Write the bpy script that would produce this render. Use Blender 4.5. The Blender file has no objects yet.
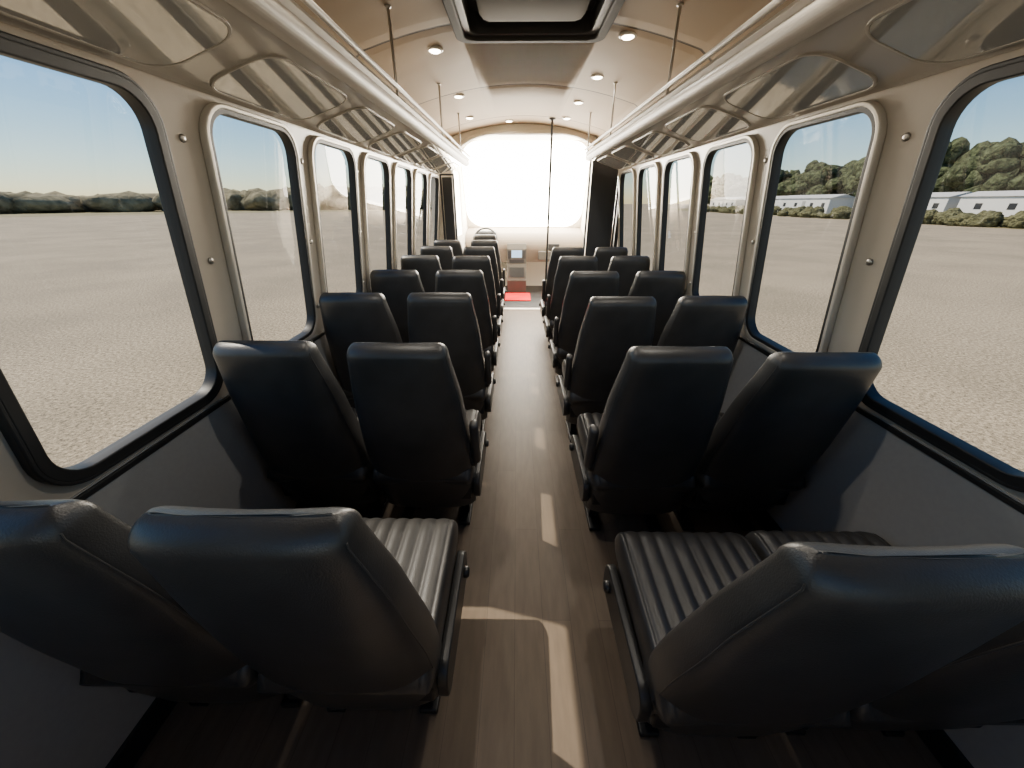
import bpy, math, random
from mathutils import Vector, Matrix, noise
random.seed(4)
C=0.07            # bus centre line, x
HW=1.19           # half width at floor
COL=bpy.context.scene.collection
# ------------------------------------------------------------ materials
def nmat(name):
    m=bpy.data.materials.new(name); m.use_nodes=True
    nt=m.node_tree; b=nt.nodes['Principled BSDF']; return m,nt,b
def N(nt,t,**k):
    n=nt.nodes.new(t)
    for a,v in k.items(): setattr(n,a,v)
    return n
def simple(name,col,rough=0.5,metal=0,bump=0,bscale=200,coat=0,spec=0.5,var=0.0,vscale=4,bdist=.002):
    m,nt,b=nmat(name)
    b.inputs['Base Color'].default_value=(*col,1); b.inputs['Roughness'].default_value=rough
    b.inputs['Metallic'].default_value=metal; b.inputs['Coat Weight'].default_value=coat
    b.inputs['Specular IOR Level'].default_value=spec
    tc=N(nt,'ShaderNodeTexCoord')
    if bump:
        n=N(nt,'ShaderNodeTexNoise'); n.inputs['Scale'].default_value=bscale; n.inputs['Detail'].default_value=3
        bp=N(nt,'ShaderNodeBump'); bp.inputs['Strength'].default_value=bump; bp.inputs['Distance'].default_value=bdist
        nt.links.new(tc.outputs['Object'],n.inputs['Vector']); nt.links.new(n.outputs['Fac'],bp.inputs['Height'])
        nt.links.new(bp.outputs['Normal'],b.inputs['Normal'])
    if var:
        n=N(nt,'ShaderNodeTexNoise'); n.inputs['Scale'].default_value=vscale; n.inputs['Detail'].default_value=5
        r=N(nt,'ShaderNodeValToRGB')
        r.color_ramp.elements[0].position=.3; r.color_ramp.elements[1].position=.7
        r.color_ramp.elements[0].color=(*[c*(1-var) for c in col],1); r.color_ramp.elements[1].color=(*[min(1,c*(1+var)) for c in col],1)
        nt.links.new(tc.outputs['Object'],n.inputs['Vector']); nt.links.new(n.outputs['Fac'],r.inputs['Fac']); nt.links.new(r.outputs['Color'],b.inputs['Base Color'])
    return m
def emis(name,col,s):
    m,nt,b=nmat(name); b.inputs['Base Color'].default_value=(*col,1)
    b.inputs['Emission Color'].default_value=(*col,1); b.inputs['Emission Strength'].default_value=s; return m
def glass(name,tint,haze=0.0,em=0.0,base=.08):
    m,nt,b=nmat(name); nt.nodes.remove(b); out=nt.nodes['Material Output']
    t=N(nt,'ShaderNodeBsdfTransparent'); t.inputs['Color'].default_value=(*tint,1)
    g=N(nt,'ShaderNodeBsdfGlossy'); g.inputs['Roughness'].default_value=0.02
    ge=N(nt,'ShaderNodeNewGeometry'); dt=N(nt,'ShaderNodeVectorMath',operation='DOT_PRODUCT')
    nt.links.new(ge.outputs['Incoming'],dt.inputs[0]); nt.links.new(ge.outputs['Normal'],dt.inputs[1])
    def mt(op,a,b_):
        n=N(nt,'ShaderNodeMath',operation=op)
        for i,q in enumerate((a,b_)):
            if q is None: continue
            if hasattr(q,'links'): nt.links.new(q,n.inputs[i])
            else: n.inputs[i].default_value=q
        return n.outputs[0]
    f=mt('ADD',mt('MULTIPLY',mt('POWER',mt('SUBTRACT',1.0,mt('ABSOLUTE',dt.outputs['Value'],None)),4.0),.5),base)
    mx=N(nt,'ShaderNodeMixShader'); nt.links.new(f,mx.inputs[0]); nt.links.new(t.outputs[0],mx.inputs[1]); nt.links.new(g.outputs[0],mx.inputs[2])
    last=mx
    if haze:
        d=N(nt,'ShaderNodeBsdfTranslucent'); d.inputs['Color'].default_value=(1,1,1,1)
        m2=N(nt,'ShaderNodeMixShader'); m2.inputs[0].default_value=haze
        nt.links.new(mx.outputs[0],m2.inputs[1]); nt.links.new(d.outputs[0],m2.inputs[2]); last=m2
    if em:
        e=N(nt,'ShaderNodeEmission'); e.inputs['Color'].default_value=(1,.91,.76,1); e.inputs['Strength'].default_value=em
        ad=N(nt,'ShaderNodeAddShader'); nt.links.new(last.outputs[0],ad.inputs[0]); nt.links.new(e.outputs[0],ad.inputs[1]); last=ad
    nt.links.new(last.outputs[0],out.inputs['Surface']); return m
M_leather=simple('black_leather',(.038,.036,.034),.38,bump=.35,bscale=320,spec=.6,var=.2,vscale=9)
M_piping=simple('black_piping',(.05,.048,.045),.45)
M_plastic=simple('black_plastic',(.018,.018,.018),.4,bump=.2)
M_steel=simple('black_painted_steel',(.02,.02,.021),.4,metal=.3)
M_beige=simple('beige_wall_laminate',(.50,.445,.37),.28,bump=.1,bscale=60,var=.04,coat=.25)
M_grey=simple('grey_textured_panel',(.35,.345,.33),.6,bump=.2,bscale=260,var=.03,vscale=60)
M_cove=simple('glossy_cove_panel',(.56,.505,.43),.14,coat=.8,spec=.8)
M_reflection=simple('pale_window_reflection',(.72,.69,.63),.05,coat=.8,spec=1.0,metal=.5)  # pale glossy surface standing in for reflected windows
M_rail=simple('pale_aluminium_rail',(.48,.435,.37),.42,metal=.05)
M_chrome=simple('brushed_metal',(.5,.48,.45),.3,metal=1)
M_ring=simple('silver_window_trim',(.62,.58,.51),.35,metal=.3)
M_rubber=simple('black_rubber',(.018,.018,.018),.5)
M_cream=simple('cream_cab_plastic',(.86,.80,.69),.5)
M_white=simple('hatch_cover_plastic',(.17,.16,.14),.8,spec=.1)
M_red=simple('red_mat',(.55,.008,.012),.8,bump=.5,spec=.1)
M_dark=simple('dark_panel',(.03,.03,.031),.5,spec=.3)
M_glass=glass('window_glass',(.86,.87,.86))
M_wind=glass('dusty_glare_windshield_glass',(.9,.93,.95),haze=.45,em=20.0)  # emission imitates sun glare and brightens the front of the bus
M_cabglass=glass('dusty_glare_cab_glass',(.9,.93,.95),haze=.3,em=8.0)  # glow added to the side glass, imitating glare in the cab
M_lamp=emis('downlight_lens',(1,.86,.62),16)
M_screen=emis('dash_screen',(.25,.4,.6),.6)
# floor wood planks
M_floor,nt,b=nmat('wood_vinyl_planks')
tc=N(nt,'ShaderNodeTexCoord'); mp=N(nt,'ShaderNodeMapping'); mp.inputs['Rotation'].default_value=(0,0,math.pi/2)
br=N(nt,'ShaderNodeTexBrick'); br.inputs['Scale'].default_value=1; br.inputs['Brick Width'].default_value=.9; br.inputs['Row Height'].default_value=.11
br.inputs['Mortar Size'].default_value=.001; br.inputs['Color1'].default_value=(.145,.11,.08,1); br.inputs['Color2'].default_value=(.128,.097,.07,1); br.inputs['Mortar'].default_value=(.09,.068,.05,1)
nt.links.new(tc.outputs['Object'],mp.inputs['Vector']); nt.links.new(mp.outputs[0],br.inputs['Vector'])
mp2=N(nt,'ShaderNodeMapping'); mp2.inputs['Scale'].default_value=(28,5,1); nt.links.new(tc.outputs['Object'],mp2.inputs['Vector'])
ns=N(nt,'ShaderNodeTexNoise'); ns.inputs['Scale'].default_value=1.4; ns.inputs['Detail'].default_value=7; nt.links.new(mp2.outputs[0],ns.inputs['Vector'])
rp=N(nt,'ShaderNodeValToRGB'); rp.color_ramp.elements[0].color=(.86,.86,.86,1); rp.color_ramp.elements[1].color=(1.1,1.09,1.08,1); rp.color_ramp.elements[0].position=.3; rp.color_ramp.elements[1].position=.7
nt.links.new(ns.outputs['Fac'],rp.inputs['Fac'])
mx=N(nt,'ShaderNodeMix',data_type='RGBA',blend_type='MULTIPLY'); mx.inputs[0].default_value=1
nt.links.new(br.outputs['Color'],mx.inputs[6]); nt.links.new(rp.outputs['Color'],mx.inputs[7]); nt.links.new(mx.outputs[2],b.inputs['Base Color'])
b.inputs['Roughness'].default_value=.48; b.inputs['Specular IOR Level'].default_value=.25
# ceiling with transverse seams
M_ceil,nt,b=nmat('tan_vinyl_headliner')
tc=N(nt,'ShaderNodeTexCoord'); sp=N(nt,'ShaderNodeSeparateXYZ'); nt.links.new(tc.outputs['Object'],sp.inputs[0])
def math_(op,a,bv=None):
    n=N(nt,'ShaderNodeMath',operation=op); 
    if hasattr(a,'links'): nt.links.new(a,n.inputs[0])
    else: n.inputs[0].default_value=a
    if bv is not None:
        if hasattr(bv,'links'): nt.links.new(bv,n.inputs[1])
        else: n.inputs[1].default_value=bv
    return n.outputs[0]
fr=math_('FRACT',math_('DIVIDE',math_('ADD',sp.outputs['Y'],.52),1.25)); dd=math_('ABSOLUTE',math_('SUBTRACT',fr,.5))
seam=math_('LESS_THAN',dd,.009); soft=math_('MINIMUM',math_('MULTIPLY',dd,14),1.0)
mx=N(nt,'ShaderNodeMix',data_type='RGBA'); mx.inputs[6].default_value=(.31,.235,.155,1); mx.inputs[7].default_value=(.06,.045,.03,1)
nt.links.new(seam,mx.inputs[0]); nt.links.new(mx.outputs[2],b.inputs['Base Color']); b.inputs['Roughness'].default_value=.75; b.inputs['Specular IOR Level'].default_value=.25
ns=N(nt,'ShaderNodeTexNoise'); ns.inputs['Scale'].default_value=3.5; ns.inputs['Detail'].default_value=1; nt.links.new(tc.outputs['Object'],ns.inputs['Vector'])
h=math_('ADD',soft,math_('MULTIPLY',ns.outputs['Fac'],.9)); bp=N(nt,'ShaderNodeBump'); bp.inputs['Strength'].default_value=.35; bp.inputs['Distance'].default_value=.02
nt.links.new(h,bp.inputs['Height']); nt.links.new(bp.outputs[0],b.inputs['Normal'])
# gravel
M_gravel,nt,b=nmat('pale_gravel')
tc=N(nt,'ShaderNodeTexCoord')
n1=N(nt,'ShaderNodeTexNoise'); n1.inputs['Scale'].default_value=20; n1.inputs['Detail'].default_value=7; n1.inputs['Roughness'].default_value=.88
n2=N(nt,'ShaderNodeTexNoise'); n2.inputs['Scale'].default_value=.35; n2.inputs['Detail'].default_value=8
nt.links.new(tc.outputs['Object'],n1.inputs['Vector']); nt.links.new(tc.outputs['Object'],n2.inputs['Vector'])
r1=N(nt,'ShaderNodeValToRGB'); r1.color_ramp.elements[0].position=.40; r1.color_ramp.elements[1].position=.61
r1.color_ramp.elements[0].color=(.075,.055,.033,1); r1.color_ramp.elements[1].color=(.54,.44,.30,1); nt.links.new(n1.outputs['Fac'],r1.inputs['Fac'])
r2=N(nt,'ShaderNodeValToRGB'); r2.color_ramp.elements[0].position=.35; r2.color_ramp.elements[1].position=.65
r2.color_ramp.elements[0].color=(.82,.82,.80,1); r2.color_ramp.elements[1].color=(1.08,1.07,1.05,1); nt.links.new(n2.outputs['Fac'],r2.inputs['Fac'])
mx=N(nt,'ShaderNodeMix',data_type='RGBA',blend_type='MULTIPLY'); mx.inputs[0].default_value=1
nt.links.new(r1.outputs[0],mx.inputs[6]); nt.links.new(r2.outputs[0],mx.inputs[7]); nt.links.new(mx.outputs[2],b.inputs['Base Color']); b.inputs['Roughness'].default_value=.95
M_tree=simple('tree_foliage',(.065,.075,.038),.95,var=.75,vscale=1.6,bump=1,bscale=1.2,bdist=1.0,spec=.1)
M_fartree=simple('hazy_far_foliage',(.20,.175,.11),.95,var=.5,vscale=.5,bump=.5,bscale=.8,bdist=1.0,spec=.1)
M_bush=simple('bush_foliage',(.12,.115,.06),.95,var=.6,vscale=3,bump=1,bscale=3,bdist=.5,spec=.1)
M_grass=simple('dry_grass',(.22,.185,.09),.95,var=.4,vscale=.3)
M_trailer=simple('trailer_siding',(.66,.64,.60),.6)
# ------------------------------------------------------------ helpers
def link(name,me,mat=None,parent=None,smooth=False):
    o=bpy.data.objects.new(name,me); COL.objects.link(o)
    if mat and not me.materials: me.materials.append(mat)
    if parent: o.parent=parent
    if smooth:
        for p in me.polygons: p.use_smooth=True
    return o
def mesh(name,vs,fs):
    me=bpy.data.meshes.new(name); me.from_pydata(vs,[],fs); me.update(); return me
def fixn(me):
    import bmesh
    bm=bmesh.new(); bm.from_mesh(me); bmesh.ops.recalc_face_normals(bm,faces=bm.faces); bm.to_mesh(me); bm.free()
def rr(u0,u1,v0,v1,r,n=8):
    P=[]
    for cx,cy,a in((u1-r,v1-r,0),(u0+r,v1-r,90),(u0+r,v0+r,180),(u1-r,v0+r,270)):
        for i in range(n+1):
            t=math.radians(a+90*i/n); P.append((cx+r*math.cos(t),cy+r*math.sin(t)))
    return P
def rtop(u0,u1,v0,v1,r,n=14):
    P=[]
    for cx,cy,a in((u1-r,v1-r*.6,0),(u0+r,v1-r*.6,90)):
        for i in range(n+1):
            t=math.radians(a+90*i/n); P.append((cx+r*math.cos(t),cy+r*.6*math.sin(t)))
    return P+[(u0,v0),(u1,v0)]
def plate_mesh(name,loops,thick,M,bevel=0):
    cu=bpy.data.curves.new(name,'CURVE'); cu.dimensions='2D'; cu.fill_mode='BOTH'; cu.extrude=thick/2; cu.bevel_depth=bevel; cu.bevel_resolution=2
    if bevel: cu.offset=-bevel
    for L in loops:
        s=cu.splines.new('POLY'); s.points.add(len(L)-1); s.use_cyclic_u=True
        for i,(u,v) in enumerate(L): s.points[i].co=(u,v,0,1)
    o=bpy.data.objects.new('tmp',cu); COL.objects.link(o); dg=bpy.context.evaluated_depsgraph_get(); dg.update()
    me=bpy.data.meshes.new_from_object(o.evaluated_get(dg)); me.name=name
    bpy.data.objects.remove(o); bpy.data.curves.remove(cu)
    me.transform(M); fixn(me); me.update(); return me
def extr(name,pts,a0,a1,closed=True,axis='y'):
    n=len(pts); vs=[]
    for a in(a0,a1):
        for p,q in pts: vs.append((p,a,q) if axis=='y' else (a,p,q))
    fs=[(i,(i+1)%n,(i+1)%n+n,i+n) for i in range(n if closed else n-1)]
    if closed: fs+= [tuple(range(n)),tuple(range(2*n-1,n-1,-1))]
    me=mesh(name,vs,fs); fixn(me); return me
def box(name,x0,x1,y0,y1,z0,z1,bev=0.0):
    import bmesh
    vs=[(x,y,z) for x in(x0,x1) for y in(y0,y1) for z in(z0,z1)]
    fs=[(0,1,3,2),(4,6,7,5),(0,4,5,1),(2,3,7,6),(0,2,6,4),(1,5,7,3)]
    me=mesh(name,vs,fs); bm=bmesh.new(); bm.from_mesh(me); bmesh.ops.recalc_face_normals(bm,faces=bm.faces)
    if bev: bmesh.ops.bevel(bm,geom=bm.edges[:],offset=bev,segments=3,affect='EDGES',profile=.5)
    bm.to_mesh(me); bm.free()
    return me
def tube(name,path,r,cyc=False,n=10):
    cu=bpy.data.curves.new(name,'CURVE'); cu.dimensions='3D'; cu.bevel_depth=r; cu.bevel_resolution=max(1,n//4); cu.use_fill_caps=True
    s=cu.splines.new('POLY'); s.points.add(len(path)-1); s.use_cyclic_u=cyc
    for i,p in enumerate(path): s.points[i].co=(*p,1)
    o=bpy.data.objects.new('tmp',cu); COL.objects.link(o); dg=bpy.context.evaluated_depsgraph_get(); dg.update()
    me=bpy.data.meshes.new_from_object(o.evaluated_get(dg)); me.name=name
    bpy.data.objects.remove(o); bpy.data.curves.remove(cu)
    for p in me.polygons: p.use_smooth=True
    return me
def joinm(name,ms):
    import bmesh
    bm=bmesh.new()
    for m in ms: bm.from_mesh(m)
    me=bpy.data.meshes.new(name); bm.to_mesh(me); bm.free(); return me
def lathe(name,prof,n=32,M=Matrix()):
    vs=[];fs=[]
    for r,z in prof:
        for i in range(n):
            a=2*math.pi*i/n; vs.append((r*math.cos(a),r*math.sin(a),z))
    for k in range(len(prof)-1):
        for i in range(n): fs.append((k*n+i,k*n+(i+1)%n,(k+1)*n+(i+1)%n,(k+1)*n+i))
    fs.append(tuple(range(n))); fs.append(tuple((len(prof)-1)*n+i for i in range(n)))
    me=mesh(name,vs,fs); fixn(me); me.transform(M); return me
def top(o,label,cat,group=None):
    o['label']=label; o['category']=cat
    if group: o['group']=group
    return o
def struct(o,label,cat):
    o['kind']='structure'; return top(o,label,cat)
def empty(name,loc=(0,0,0)):
    o=bpy.data.objects.new(name,None); o.empty_display_size=.1; o.location=loc; COL.objects.link(o); return o
# ------------------------------------------------------------ room shell
YB=-.62; YF=5.6
Fl=link('floor',box('floor',C-HW-.04,C+HW+.04,YB,YF,-.05,0),M_floor); struct(Fl,'brown wood-plank vinyl floor of the bus aisle','floor')
Z0,Z1=.80,1.80; LEAN=.12; VT=.970
WY=[-.04+ .0, .66,1.42,2.10,2.78,3.46,4.14,4.82]  # first window on each side is out of view, added to let in light
WW=[.50,.58,.53,.53,.53,.53,.53,.53]
def sideM(s):
    v=Vector((-s*LEAN,0,Z1-Z0)).normalized(); u=Vector((0,1,0)); n=u.cross(v)
    M=Matrix((( u.x,v.x,n.x,C+s*HW),(u.y,v.y,n.y,0),(u.z,v.z,n.z,Z0),(0,0,0,1))); return M,(n*(s)) # outward
wi=0
for s,side in((-1,'left'),(1,'right')):
    M,no=sideM(s); yend=YF if s<0 else 4.84
    H=math.hypot(LEAN,1.0)
    nw=8 if s<0 else 7
    loops=[[(YB,-.03),(yend,-.03),(yend,H),(YB,H)]]
    for k in range(nw): loops.append(rr(WY[k],WY[k]+WW[k],.045,VT,.10))
    Mo=Matrix.Translation(no*.015)@M
    W=link('wall_'+side,plate_mesh('wall_'+side,loops,.02,Mo),M_beige); struct(W,'beige laminate bus side wall with rounded window openings','wall')
    lo=box('lower_panel',min(C+s*HW,C+s*(HW+.04)),max(C+s*HW,C+s*(HW+.04)),YB,yend,0,Z0+.01); link('lower_panel',lo,M_grey,W)['label']='grey textured lower wall panel'
    led=box('sill_trim',min(C+s*(HW-.008),C+s*(HW+.02)),max(C+s*(HW-.008),C+s*(HW+.02)),YB,yend,Z0-.012,Z0+.006,.003); link('sill_trim',led,M_plastic,W)
    base=box('cove_base',min(C+s*(HW-.012),C+s*(HW+.01)),max(C+s*(HW-.012),C+s*(HW+.01)),YB,yend,0,.09,.004); link('cove_base',base,M_plastic,W)
    for k in range(nw):
        wi+=1; a,b2=WY[k],WY[k]+WW[k]
        near=(k<=1)
        wd=.024 if near else .016
        Mi=Matrix.Translation(no*.004)@M
        fr=link('window_%d'%wi,plate_mesh('window_frame',[rr(a-.004,b2+.004,.041,VT+.004,.104),rr(a+wd,b2-wd,.045+wd,VT-wd,.085)],.035,Mi,.004),M_rubber)
        struct(fr,'bus side window with rounded black rubber frame','window')
        if near:
            link('frame_flange',plate_mesh('frame_flange',[rr(a-.012,b2+.012,.032,VT+.013,.112),rr(a,b2,.045,VT,.1)],.018,Matrix.Translation(no*-.004)@M,.004),M_rubber,fr)
        else:
            link('frame_flange',plate_mesh('frame_flange',[rr(a-.018,b2+.018,.024,VT+.016,.118),rr(a,b2,.045,VT,.1)],.016,Matrix.Translation(no*-.008)@M,.004),M_ring,fr)['label']='silver trim ring'
        link('glass_pane',plate_mesh('glass_pane',[rr(a+wd-.004,b2-wd+.004,.045+wd-.004,VT-wd+.004,.088)],.0,Matrix.Translation(no*.012)@M),M_glass,fr)['label']='clear glass pane'
    for k in range(nw-1):
        yc=(WY[k]+WW[k]+WY[k+1])/2
        for v in(.16,.50,.86):
            p=M@Vector((yc,v,0)); bm_=lathe('screw_cap',[(.012,0),(.011,.004),(.006,.006)],16)
            rot=Vector((0,0,1)).rotation_difference(-no).to_matrix().to_4x4(); bm_.transform(Matrix.Translation(p+no*.004)@rot)
            link('screw_cap',bm_,M_chrome,W,True)
# ceiling + upper side
CE=.92
pr=[]
for s in(-1,1):
    pr.append([(s*1.13,1.77),(s*1.12,2.0),(s*1.06,2.12),(s*CE,2.22)])
arch=[(x,2.22+.14*(1-(x/CE)**2)) for x in [(-.9+.1*i) for i in range(0,19)]]
P=pr[0]+arch+pr[1][::-1]
P=[(C+x,z) for x,z in P]
HY0,HY1=1.97,2.73
ys=[YB,HY0,HY1,YF]; hx0,hx1=C-.38,C+.38
xs=sorted(set([p[0] for p in P]+[hx0,hx1]))
def zc_(x):
    for i in range(len(P)-1):
        if P[i][0]<=x<=P[i+1][0]+1e-9:
            t=(x-P[i][0])/max(1e-9,P[i+1][0]-P[i][0]); return P[i][1]*(1-t)+P[i+1][1]*t
    return P[-1][1]
vs=[(x,y,zc_(x)) for y in ys for x in xs]; nx=len(xs); fs=[]
for j in range(3):
    for i in range(nx-1):
        xm=(xs[i]+xs[i+1])/2
        if j==1 and hx0<xm<hx1: continue
        fs.append((j*nx+i,j*nx+i+1,(j+1)*nx+i+1,(j+1)*nx+i))
me=mesh('ceiling',vs,fs); Ce=link('ceiling',me,M_ceil,None,True); so=Ce.modifiers.new('s','SOLIDIFY'); so.thickness=.03; so.offset=1
struct(Ce,'tan padded vinyl headliner with transverse seams','ceiling')
MB=Matrix(((1,0,0,C),(0,0,-1,YB-.02),(0,1,0,0),(0,0,0,1)))
Wb=link('wall_back',plate_mesh('wall_back',[[(-1.25,-.05),(1.25,-.05),(1.25,2.42),(-1.25,2.42)],rr(-.95,.95,1.0,2.1,.1)],.04,MB),M_beige); struct(Wb,'beige rear wall of the bus with wide unseen window added for fill light','wall')  # unseen rear opening added so sky light reaches the seat backs
link('glass_pane',plate_mesh('glass_pane',[rr(-.95,.95,1.0,2.1,.1)],0,MB),M_glass,Wb)
# front header with opening
MF=Matrix(((1,0,0,C),(0,0,-1,YF+.02),(0,1,0,0),(0,0,0,1)))
ln=[(-1.24,-.05),(1.24,-.05),(1.24,2.42),(-1.24,2.42)]
Wf=link('wall_front',plate_mesh('wall_front',[ln,rtop(-.92,1.04,-.01,2.25,.60)],.05,MF,.0),M_cream); struct(Wf,'cream arched bulkhead opening to the driver cab','wall')
tr=link('trim_1',plate_mesh('trim_1',[rtop(-.955,1.075,-.0,2.285,.63),rtop(-.92,1.04,.01,2.25,.60)],.08,MF,.008),M_cream); struct(tr,'cream moulding round the cab opening','trim')
# ------------------------------------------------------------ cab
cx0,cx1=C-1.0,C+1.12
cf=link('floor.001',box('floor',C-HW,C+HW,YF,7.5,-.06,-.005),M_dark); struct(cf,'dark cab floor at the driver area','floor')
def cabwall(s,x):
    Mx=Matrix(((0,0,1,x),(1,0,0,0),(0,1,0,0),(0,0,0,1)))
    return plate_mesh('wall',[[(YF,-.05),(7.45,-.05),(7.45,1.15),(6.78,2.38),(YF,2.38)],rr(5.85,6.75,1.0,1.9,.1)],.04,Mx,.0),plate_mesh('glass_pane',[rr(5.85,6.75,1.0,1.9,.1)],0,Mx)
for s,x,nm in((-1,cx0,'wall_cab_left'),(1,cx1,'wall_cab_right')):
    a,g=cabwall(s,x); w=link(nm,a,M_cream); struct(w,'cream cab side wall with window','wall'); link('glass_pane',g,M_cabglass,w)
cr=link('ceiling.001',box('ceiling',C-1.2,C+1.2,YF,6.80,2.33,2.36),M_cream); struct(cr,'cream cab ceiling','ceiling')
# windshield
sl=Vector((0,-.64,1.25)); L=sl.length; sl.normalize()
MW=Matrix(((1,sl.x,0,0),(0,sl.y,1,7.43),(0,sl.z,.62,1.08),(0,0,0,1)))
wi+=1
ws=link('window_%d'%wi,plate_mesh('windshield_frame',[rr(cx0,cx1,-.05,L+.05,.05),rr(cx0+.03,cx1-.03,.0,L+.01,.3)],.04,MW,.0),M_cream); struct(ws,'wide raked windshield with dusty glass glowing to imitate sun glare','window')
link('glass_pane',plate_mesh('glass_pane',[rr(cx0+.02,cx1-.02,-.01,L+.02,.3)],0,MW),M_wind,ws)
Lw=link('wall_cab_front',box('wall',cx0,cx1,7.44,7.5,-.05,1.12),M_cream); struct(Lw,'cream firewall below the windshield','wall')
db=empty('dashboard',(0,0,0)); top(db,'beige dashboard with centre screen, vents and steering wheel','dashboard')
M_dash=simple('beige_dash_plastic',(.34,.29,.23),.7,spec=.2)
M_stack=simple('grey_console_plastic',(.10,.092,.08),.7,spec=.2)
dp=[(7.43,.45),(7.05,.50)]+[(7.13+.20*math.cos(math.radians(a)),.80+.20*math.sin(math.radians(a))) for a in range(215,95,-12)]+[(7.43,1.06)]
link('dash_body',extr('dash_body',dp,cx0+.03,cx1-.03,axis='x'),M_dash,db)
link('center_stack',extr('center_stack',[(7.1,.0),(6.78,.0),(6.74,.22),(6.84,.5),(6.86,.74),(6.90,.82),(7.1,.86)],-.17,.17,axis='x'),M_stack,db)
def onstack(nm,x0,x1,z0,z1,mt):
    yy=lambda z: 6.84+.02*(z-.5)/.24 if z>.5 else 6.74+.10*(z-.22)/.28
    a=mesh(nm,[(x0,yy(z0)-.008,z0),(x1,yy(z0)-.008,z0),(x1,yy(z1)-.008,z1),(x0,yy(z1)-.008,z1),(x0,yy(z0)+.01,z0),(x1,yy(z0)+.01,z0),(x1,yy(z1)+.01,z1),(x0,yy(z1)+.01,z1)],[(0,1,2,3),(4,7,6,5),(0,4,5,1),(1,5,6,2),(2,6,7,3),(3,7,4,0)])
    link(nm,a,mt,db)
onstack('screen',-.09,.09,.60,.72,M_screen)
onstack('air_vent',-.155,-.105,.58,.72,M_dark); onstack('air_vent',.105,.155,.58,.72,M_dark)
onstack('control_panel',-.13,.13,.51,.57,M_dark); onstack('storage_bin',-.13,.13,.28,.44,M_plastic)
link('air_vent',box('air_vent',.55,.75,6.90,6.96,.72,.82,.01),M_dark,db); link('instrument_hood',box('instrument_hood',-.72,-.36,6.90,7.15,.84,1.03,.05),M_dark,db)
link('glove_box',box('glove_box',.38,.95,6.885,6.99,.55,.70,.015),M_stack,db)
def cpt(x,y,z): return (x-.52,y+6.55,z+.92)
ring=[cpt(.19*math.cos(a),.19*math.sin(a)*.45,.19*math.sin(a)*.89) for a in [2*math.pi*i/32 for i in range(32)]]
hub=box('hub',-.58,-.46,6.55,6.60,.87,.97,.02)
parts=[tube('rim',ring,.014,True),hub,tube('column',[cpt(0,.02,0),cpt(0,.40,-.07)],.03)]
for i in range(3):
    a=math.radians(90+120*i+60); parts.append(tube('spoke',[cpt(0,0.01,0),cpt(.18*math.cos(a),.18*math.sin(a)*.45,.18*math.sin(a)*.89)],.01))
link('steering_wheel',joinm('steering_wheel',parts),M_plastic,db)['label']='black steering wheel on its column'
mat_=link('floor_mat',box('floor_mat',-.24,.24,6.15,6.72,-.005,.012,.004),M_red); top(mat_,'bright red rubber mat in the cab walkway','floor mat')
# door at right front
MD=Matrix(((0,0,1,C+HW-.05),(1,0,0,0),(0,1,0,0),(0,0,0,1)))
dr=link('door_1',plate_mesh('door_1',[[(4.84,0),(5.6,0),(5.6,2.0),(4.84,2.0)],rr(4.89,5.18,.15,1.85,.05),rr(5.26,5.55,.15,1.85,.05)],.04,MD),M_dark); struct(dr,'black bi-fold entry door with tall glass panes','door')
link('glass_pane',plate_mesh('glass_pane',[rr(4.89,5.18,.15,1.85,.05),rr(5.26,5.55,.15,1.85,.05)],0,MD),M_glass,dr)
# partitions
def partition(name,x0,x1,y,z1,lab):
    e=empty(name,(0,0,0)); top(e,lab,'partition')
    link('panel',box('panel',x0+.02,x1-.02,y-.008,y+.008,.12,z1-.03,.003),M_dark,e)
    link('frame',tube('frame',[(x0,y,0),(x0,y,z1),(x1,y,z1),(x1,y,0)],.016),M_steel,e); return e
partition('partition',C+.76,C+HW-.09,4.86,1.93,'tall black partition beside the entry door')
partition('partition.001',C-HW+.12,C-.9,5.50,1.8,'narrow black partition behind the driver')
# grab pole
x,y=.40,5.15
e=empty('grab_pole',(x,y,0)); top(e,'dark vertical grab pole from floor to ceiling','grab pole')
link('pole',tube('pole',[(0,0,0.0),(0,0,zc_(x)-.001)],.014),M_steel,e)
link('flange',lathe('flange',[(.04,0),(.04,.008),(.018,.02)],24),M_steel,e)
link('flange',lathe('flange',[(.04,0),(.04,-.008),(.018,-.02)],24,Matrix.Translation((0,0,zc_(x)-.003))),M_steel,e)
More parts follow.
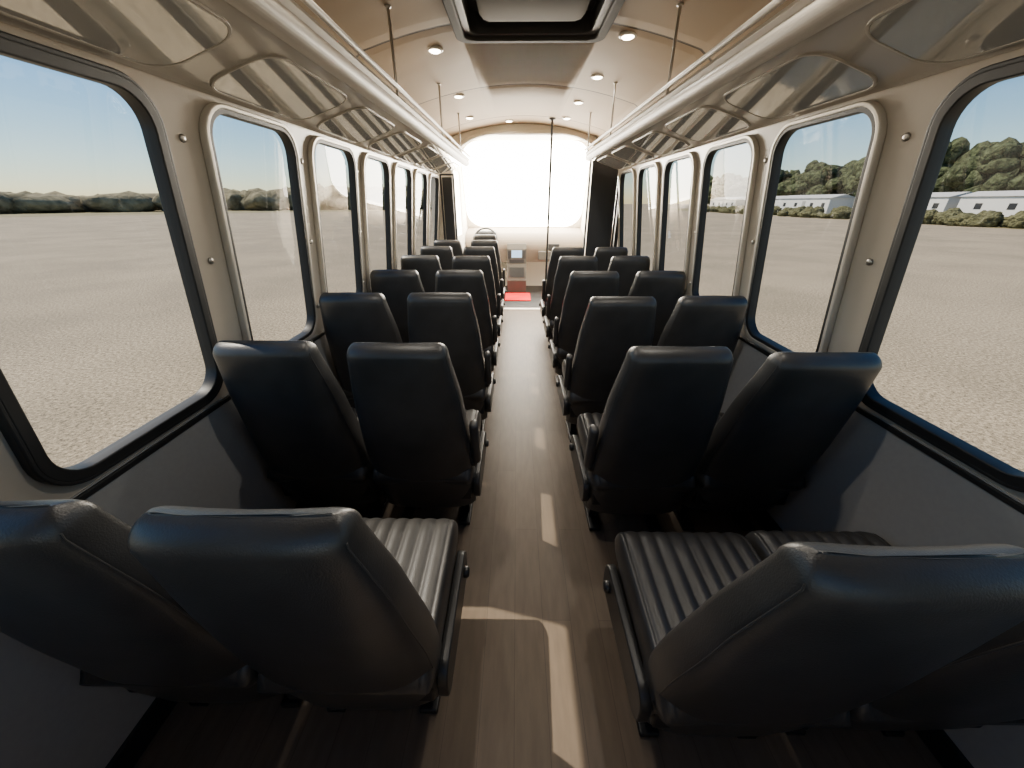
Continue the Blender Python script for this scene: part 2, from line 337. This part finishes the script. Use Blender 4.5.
# ------------------------------------------------------------ overhead racks
for s in(-1,1):
    e=empty('overhead_rack' if s<0 else 'overhead_rack.001',(C,0,0)); top(e,'overhead luggage rack with glossy beige underside and pale rail','luggage rack','overhead racks')
    y0,y1=YB+.01,4.7 if s>0 else 5.35
    def S(pts): return [(s*x,z) for x,z in pts]
    link('shelf_panel',extr('shelf_panel',S([(1.068,1.792),(1.045,1.797),(.74,1.897),(.74,1.912),(1.045,1.814),(1.06,1.812)]),y0,y1),M_cove,e,False)
    v=Vector((-s*.305,0,.100)); vl=v.length; v.normalize(); u=Vector((0,1,0)); nn_=u.cross(v)
    if nn_.z>0: nn_=-nn_
    for k in range(8 if s<0 else 7):  # added panels imitate the windows mirrored in the rack underside
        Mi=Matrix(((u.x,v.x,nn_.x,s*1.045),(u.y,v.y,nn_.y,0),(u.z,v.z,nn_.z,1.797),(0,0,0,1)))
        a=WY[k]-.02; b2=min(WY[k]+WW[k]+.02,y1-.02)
        link('reflection_panel',plate_mesh('reflection_panel',[rr(a,b2,.015,vl-.055,.075)],.005,Mi,.0015),M_reflection,e)['label']='rounded pale panel imitating a window reflection'
        link('reflection_border',plate_mesh('reflection_border',[rr(a-.007,b2+.007,.008,vl-.048,.08),rr(a,b2,.015,vl-.055,.075)],.009,Mi,.001),M_rubber if False else M_rail,e)
    rp_=[]
    for i in range(21):
        a=math.radians(140+230*i/20); rp_.append((.708+.040*math.cos(a),1.915+.034*math.sin(a)))
    rp_+=[(.735,1.942),(.700,1.965),(.672,1.965),(.664,1.950)]
    link('front_rail',extr('front_rail',S(rp_),y0,y1),M_rail,e,False)['label']='pale extruded aluminium rail'
    link('upper_lip',tube('upper_lip',[(s*.66,y0,1.985),(s*.66,y1,1.985)],.011),M_rail,e)
    for y in (.9,2.27,3.5,4.55):
        link('hanger_rod',tube('hanger_rod',[(s*.665,y,1.95),(s*.665,y,zc_(C+s*.665)-.002)],.007),M_chrome,e)
        link('hanger_base',lathe('hanger_base',[(.016,0),(.014,-.005),(.009,-.009)],20,Matrix.Translation((s*.665,y,zc_(C+s*.665)-.002))),M_chrome,e,True)
# ------------------------------------------------------------ roof hatch
h=empty('roof_hatch',(C,2.35,.20)); top(h,'dark framed roof escape hatch with dull beige cover','roof hatch')
I=Matrix.Translation((0,0,2.118))
link('frame',plate_mesh('frame',[rr(-.415,.415,-.41,.41,.08),rr(-.365,.365,-.36,.36,.06)],.035,I,.008),simple('hatch_grey_frame',(.05,.047,.042),.7,spec=.2),h)
link('inner_seal',plate_mesh('inner_seal',[rr(-.37,.37,-.365,.365,.06),rr(-.33,.33,-.32,.32,.05)],.09,Matrix.Translation((0,0,2.16)),.005),M_rubber,h)
link('cover',box('cover',-.41,.41,-.40,.40,2.20,2.23,.01),M_dark,h)
link('cover_bulge',box('cover_bulge',-.27,.27,-.27,.16,2.09,2.205,.055),M_white,h,True)
link('handle',tube('handle',[(-.10,-.29,2.14),(-.10,-.29,2.11),(.10,-.29,2.11),(.10,-.29,2.14)],.009),M_dark,h)
# ------------------------------------------------------------ downlights
LP=[(-.50,2.88),(.61,2.70),(-.51,3.95),(.59,3.46),(.57,4.26),(-.52,4.85),(.55,5.0),(-.50,1.2),(.60,1.2),(-.1,5.35)]  # pair nearest the camera is out of view, added to light the rear
M_trim=simple('downlight_trim',(.7,.67,.62),.3)
for i,(x,y) in enumerate(LP):
    z=zc_(x+.0)-.002
    e=empty('ceiling_light' if i==0 else 'ceiling_light.%03d'%i,(x,y,z)); top(e,'small round glowing ceiling light in a pale trim ring','ceiling light','round ceiling lights')
    link('trim_ring',lathe('trim_ring',[(.050,.006),(.050,-.004),(.044,-.008),(.036,-.008)],28),M_trim,e,True)
    link('lens',lathe('lens',[(.036,-.007),(.026,-.014),(.008,-.017)],24),M_lamp,e,True)
    ld=bpy.data.lights.new('lamp_glow','SPOT'); ld.energy=12 if y<3 else 6; ld.color=(1,.93,.82); ld.shadow_soft_size=.025; ld.spot_size=math.radians(165); ld.spot_blend=.6
    lo=bpy.data.objects.new('lamp_glow',ld); COL.objects.link(lo); lo.parent=e; lo.location=(0,0,-.045)
# ------------------------------------------------------------ seats
def interp(T,t):
    for i in range(len(T)-1):
        if T[i][0]<=t<=T[i+1][0]:
            k=(t-T[i][0])/(T[i+1][0]-T[i][0]); k=k*k*(3-2*k)*.5+k*.5
            return T[i][1]*(1-k)+T[i+1][1]*k
    return T[-1][1]
HWT=[(0,.220),(.12,.222),(.40,.222),(.7,.203),(1,.168)]
DPT=[(0,.060),(.15,.070),(.5,.070),(1,.050)]
def backc(t): return .215-.185*t, .185+.855*t
def sec_back(t,sw,sd,n=44,yo=0,zo=0):
    cy,cz=backc(t); w=interp(HWT,t)*sw; d=interp(DPT,t)*sd; P=[]
    for i in range(n):
        a=2*math.pi*i/n; c,sn=math.cos(a),math.sin(a)
        e=.44; x=w*math.copysign(abs(c)**e,c); y=d*math.copysign(abs(sn)**e,sn)
        u=x/.21
        bend=.022*u*u*abs(u)*(1-.3*t)
        if y>0: y-= .016*max(0,1-u*u*1.6)
        P.append((x,cy+y+bend+yo,cz+zo+.010*(1-u*u)*(t if t>.5 else 0)))
    return P
vs=[];fs=[];rings=[]
rings=[sec_back(0,.93,.45,zo=-.016),sec_back(0,.98,.85,zo=-.010),sec_back(0,.997,.97,zo=-.003)]
for k in range(25): rings.append(sec_back(k/24*.95,1,1))
for a in (15,30,45,58,70,80,90):
    r=math.radians(a); rings.append(sec_back(.95,1-.17*(1-math.cos(r))**1.0,max(.12,math.cos(r)),zo=.046*math.sin(r)))
n=44
for R in rings: vs+=R
for k in range(len(rings)-1):
    for i in range(n): fs.append((k*n+i,k*n+(i+1)%n,(k+1)*n+(i+1)%n,(k+1)*n+i))
fs.append(tuple(range(n))); fs.append(tuple((len(rings)-1)*n+i for i in range(n)))
ME_back=mesh('backrest',vs,fs); fixn(ME_back)
iL=int(n*.75+9); iR=int(n*.75-9)
ME_pipe=joinm('piping',[tube('p',[rings[k][i] for k in range(2,29)],.0018,False,8) for i in (iL,iR)])
def cush():
    Y=[(.10,.0),(.115,.6),(.14,.9),(.17,1),(.22,1),(.30,1),(.38,1),(.46,1),(.52,1),(.555,.97),(.58,.85),(.60,.6),(.607,.25)]
    m=len(Y); fs=[]; vs=[]
    top_x=[ .205-.41*i/82 for i in range(83)]
    for y,q in Y:
        q=max(q,.1); ring=[]
        w=.222*(.94+.06*q); zc=.395+.05*(y-.1)
        for i in range(9):
            a=math.radians(-90+180*i/8); ring.append((w-.022+.022*math.cos(a),y,zc+.062*q*math.sin(a)))
        for x in top_x:
            xx=x*(w-.024)/.205
            rib=abs(math.sin(math.pi*(x+.205)/.0512))**.7
            ring.append((xx,y,zc+.058*q+.011*rib*q))
        for i in range(9):
            a=math.radians(90+180*i/8); ring.append((-(w-.022)+.022*math.cos(a),y,zc+.062*q*math.sin(a)))
        vs+=ring; nn=len(ring)
    for k in range(m-1):
        for i in range(nn): fs.append((k*nn+i,k*nn+(i+1)%nn,(k+1)*nn+(i+1)%nn,(k+1)*nn+i))
    fs.append(tuple(range(nn))); fs.append(tuple((m-1)*nn+i for i in range(nn)))
    me=mesh('seat_cushion',vs,fs); fixn(me); return me
ME_cush=cush()
ME_pan=box('seat_pan',-.205,.205,.15,.57,.24,.345,.008)
def legm(x):
    a=box('l',x-.02,x+.02,.30,.37,.02,.26,.004); f=box('l',x-.03,x+.03,.22,.50,0,.022,.006)
    g=tube('g',[(x,.47,.02),(x,.36,.22)],.012)
    return joinm('leg',[a,f,g])
ME_legs=[legm(-.15),legm(.15)]
def sidecover(sx):
    M=Matrix(((0,0,1,sx*.232),(1,0,0,0),(0,1,0,0),(0,0,0,1)))
    return plate_mesh('side_cover',[rr(.15,.57,.235,.365,.05)],.018,M,.006)
def armrest(sx):   # folded up beside the back
    M=Matrix.Translation((sx*.240,.135,.575))@Matrix.Rotation(math.radians(12),4,'X')
    m=box('armrest',-.018,.018,-.026,.026,-.115,.115,.016); m.transform(M); return m
def armlink(sx):
    m=lathe('armrest_hinge',[(.032,0),(.032,.014),(.025,.022)],24,Matrix.Translation((sx*.220,.165,.465))@Matrix.Rotation(sx*math.pi/2,4,'Y')); return m
def knob(sx): return lathe('recline_knob',[(.020,0),(.020,.018),(.014,.024)],20,Matrix.Translation((sx*.240,.50,.31))@Matrix.Rotation(sx*math.pi/2,4,'Y'))
PARTS={}
for sx in(-1,1):
    PARTS[sx]=[('side_cover',sidecover(sx),M_plastic,False),('recline_knob',knob(sx),M_plastic,True),('armrest',armrest(sx),M_leather,True),('armrest_hinge',armlink(sx),M_plastic,False)]
for m_,mt in((ME_back,M_leather),(ME_cush,M_leather),(ME_pipe,M_piping),(ME_pan,M_steel),(ME_legs[0],M_steel),(ME_legs[1],M_steel)):
    m_.materials.append(mt)
for m_ in (ME_back,ME_cush,ME_pipe):
    for p in m_.polygons: p.use_smooth=True
scount=0
def seat(x,y,aisle,rec=0,rot=0,arm=True):
    global scount
    nm='passenger_seat' if scount==0 else 'passenger_seat.%03d'%scount; scount+=1
    e=empty(nm,(x,y,0)); e.rotation_euler=(0,0,rot)
    top(e,('black leather passenger seat with ribbed cushion beside the aisle' if aisle else 'black leather passenger seat with ribbed cushion beside the windows'),'seat','rows of black passenger seats')
    def part(n_,me_): return link(n_,me_,None,e)
    bk=part('backrest',ME_back); pp=link('piping',ME_pipe,None,bk)
    if rec:
        piv=Vector((0,.2,.40)); bk.matrix_local=Matrix.Translation(piv)@Matrix.Rotation(rec,4,'X')@Matrix.Translation(-piv)
    part('seat_cushion',ME_cush); part('seat_pan',ME_pan)
    for l in ME_legs: part('leg',l)
    if aisle:
        for n_,m_,mt,sm in PARTS[aisle][:(4 if arm else 2)]:
            if not m_.materials:
                m_.materials.append(mt)
                if sm:
                    for p in m_.polygons: p.use_smooth=True
            part(n_,m_)
    return e
LY=[.375,1.15,1.92,2.69,3.45,4.21,4.93]
RY=[.325,1.12,1.88,2.65,3.42,4.17]
for i,y in enumerate(LY):
    seat(C-(.495 if i==0 else .48),y,1,rec=random.uniform(-.01,.02),arm=i>0); seat(C-.95,y+.01,0,rec=random.uniform(-.01,.03))
for i,y in enumerate(RY):
    seat(C+(.495 if i==0 else .48),y,-1,rec=(.01 if i==0 else random.uniform(-.01,.02)),arm=i>0); seat(C+.95,y+.01,0,rec=.05 if i<2 else random.uniform(-.02,.02))
ds=seat(C-.55,5.85,0); ds.name='driver_seat'; top(ds,'driver seat facing the steering wheel','seat'); del ds['group']
# ------------------------------------------------------------ outside
GZ=-.95
vs=[(-500,-300,GZ),(500,-300,GZ),(500,600,GZ),(-500,600,GZ)]
g=link('gravel_lot',mesh('gravel_lot',vs,[(0,1,2,3)]),M_gravel); g['kind']='structure'; top(g,'wide pale gravel lot surrounding the bus','ground')
def blobs(name,items,mat,label,cat,sub=3,amp=.35):
    import bmesh
    bm=bmesh.new()
    for (x,y,z,r,hz) in items:
        res=bmesh.ops.create_icosphere(bm,subdivisions=sub,radius=1)
        for v in res['verts']:
            p=v.co.copy(); k=1+.3*noise.noise(p*1.7+Vector((x,y,0)))+amp*noise.noise(p*4+Vector((y,x,3)))
            v.co=Vector((x+p.x*r*k,y+p.y*r*k,z+p.z*hz*k))
    me=bpy.data.meshes.new(name); bm.to_mesh(me); bm.free()
    for p in me.polygons: p.use_smooth=True
    o=link(name,me,mat); o['kind']='stuff'; return top(o,label,cat)
it=[]
for i in range(300):
    a=math.radians(random.uniform(2,100)); d=random.uniform(150,190); hh=2.2+2.0*abs(math.sin(a*3.1+.6))*random.uniform(.6,1)
    it.append((-d*math.sin(a),d*math.cos(a),GZ+hh*.8,random.uniform(3,7),hh))
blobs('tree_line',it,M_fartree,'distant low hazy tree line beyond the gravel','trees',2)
it=[]
for i in range(170):
    y=random.uniform(20,170); x=random.uniform(74,90); H_=random.uniform(7.5,12.5)
    for j in range(6):
        it.append((x+random.uniform(-2.5,2.5),y+random.uniform(-2.5,2.5),GZ+H_*random.uniform(.3,.88),random.uniform(1.3,2.6),random.uniform(1.1,2.1)))
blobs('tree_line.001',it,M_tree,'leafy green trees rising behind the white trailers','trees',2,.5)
it=[]
for i in range(90):
    y=random.choice([random.uniform(34,60),random.uniform(60,120)]); x=random.uniform(50,54); hh=random.uniform(.4,1.1)
    it.append((x,y,GZ+hh*.7,random.uniform(.6,1.4),hh))
blobs('bushes',it,M_bush,'low green bushes in front of the trailers','bushes')
gs=mesh('grass_verge',[(-200,-20,GZ+.01),(-110,-20,GZ+.01),(-100,60,GZ+.01),(-55,110,GZ+.01),(0,130,GZ+.01),(0,200,GZ+.01),(-200,200,GZ+.01)],[tuple(range(7))])
o=link('grass_verge',gs,M_grass); o['kind']='structure'; top(o,'dry grass verge at the edge of the gravel','grass')
gs=mesh('grass_verge',[(49,10,GZ+.01),(100,10,GZ+.01),(100,170,GZ+.01),(52,170,GZ+.01)],[(0,1,2,3)])
o=link('grass_verge.001',gs,M_grass); o['kind']='structure'; top(o,'grass verge around the white trailers','grass')
M_troof=simple('trailer_roof',(.48,.47,.45),.7)
M_tskirt=simple('trailer_skirting',(.35,.34,.32),.7)
for i,y in enumerate((32,48.5,65,82,99,117)):
    x=60+random.uniform(-2.0,2.0)
    e=empty('mobile_home' if i==0 else 'mobile_home.%03d'%i,(x,y,GZ)); e.rotation_euler=(0,0,random.uniform(-.06,.06)); top(e,'long white mobile home with small dark windows','mobile home','white mobile homes')
    link('body',box('body',-2.2,2.2,-7.4,7.4,.5,3.1,.05),M_trailer,e)
    link('roof',extr('roof',[(-2.4,3.08),(0,3.7),(2.4,3.08)],-7.6,7.6),M_troof,e)
    link('skirting',box('skirting',-2.1,2.1,-7.3,7.3,0,.5),M_tskirt,e)
    for yy in(-6,-3,1.5,5): link('window_pane',box('window_pane',-2.23,-2.19,yy-.4,yy+.4,1.6,2.3),M_dark,e)
    link('entry_door',box('entry_door',-2.24,-2.19,-1.2,-.3,.6,2.6),M_tskirt,e)
# ------------------------------------------------------------ light
w=bpy.data.worlds.new('w'); bpy.context.scene.world=w; w.use_nodes=True; nt=w.node_tree; bg=nt.nodes['Background']
sd=Vector((-.728,.20,1.0)).normalized()
sk=nt.nodes.new('ShaderNodeTexSky'); sk.sky_type='NISHITA'; sk.sun_disc=False; sk.sun_elevation=math.asin(sd.z); sk.sun_rotation=math.atan2(sd.x,sd.y)
sk.air_density=1.0; sk.dust_density=.1; sk.ozone_density=1.5
hs=nt.nodes.new('ShaderNodeHueSaturation'); hs.inputs['Saturation'].default_value=1.35
nt.links.new(sk.outputs[0],hs.inputs['Color']); nt.links.new(hs.outputs[0],bg.inputs[0]); bg.inputs[1].default_value=.10
sl_=bpy.data.lights.new('sun','SUN'); sl_.energy=4.8; sl_.angle=.009; sl_.color=(1,.90,.75)
so_=bpy.data.objects.new('sun',sl_); COL.objects.link(so_); so_.rotation_euler=sd.to_track_quat('Z','Y').to_euler()
# ------------------------------------------------------------ camera
cam=bpy.data.cameras.new('camera'); co=bpy.data.objects.new('camera',cam); COL.objects.link(co); bpy.context.scene.camera=co
cam.sensor_width=36; cam.lens=13.0; cam.clip_start=.02; cam.clip_end=2000
co.location=(0,0,1.48); co.rotation_euler=(math.radians(90-26.2),0,math.radians(.7))
sc=bpy.context.scene; sc.view_settings.view_transform='AgX'; sc.view_settings.look='AgX - Base Contrast'; sc.view_settings.exposure=1.0
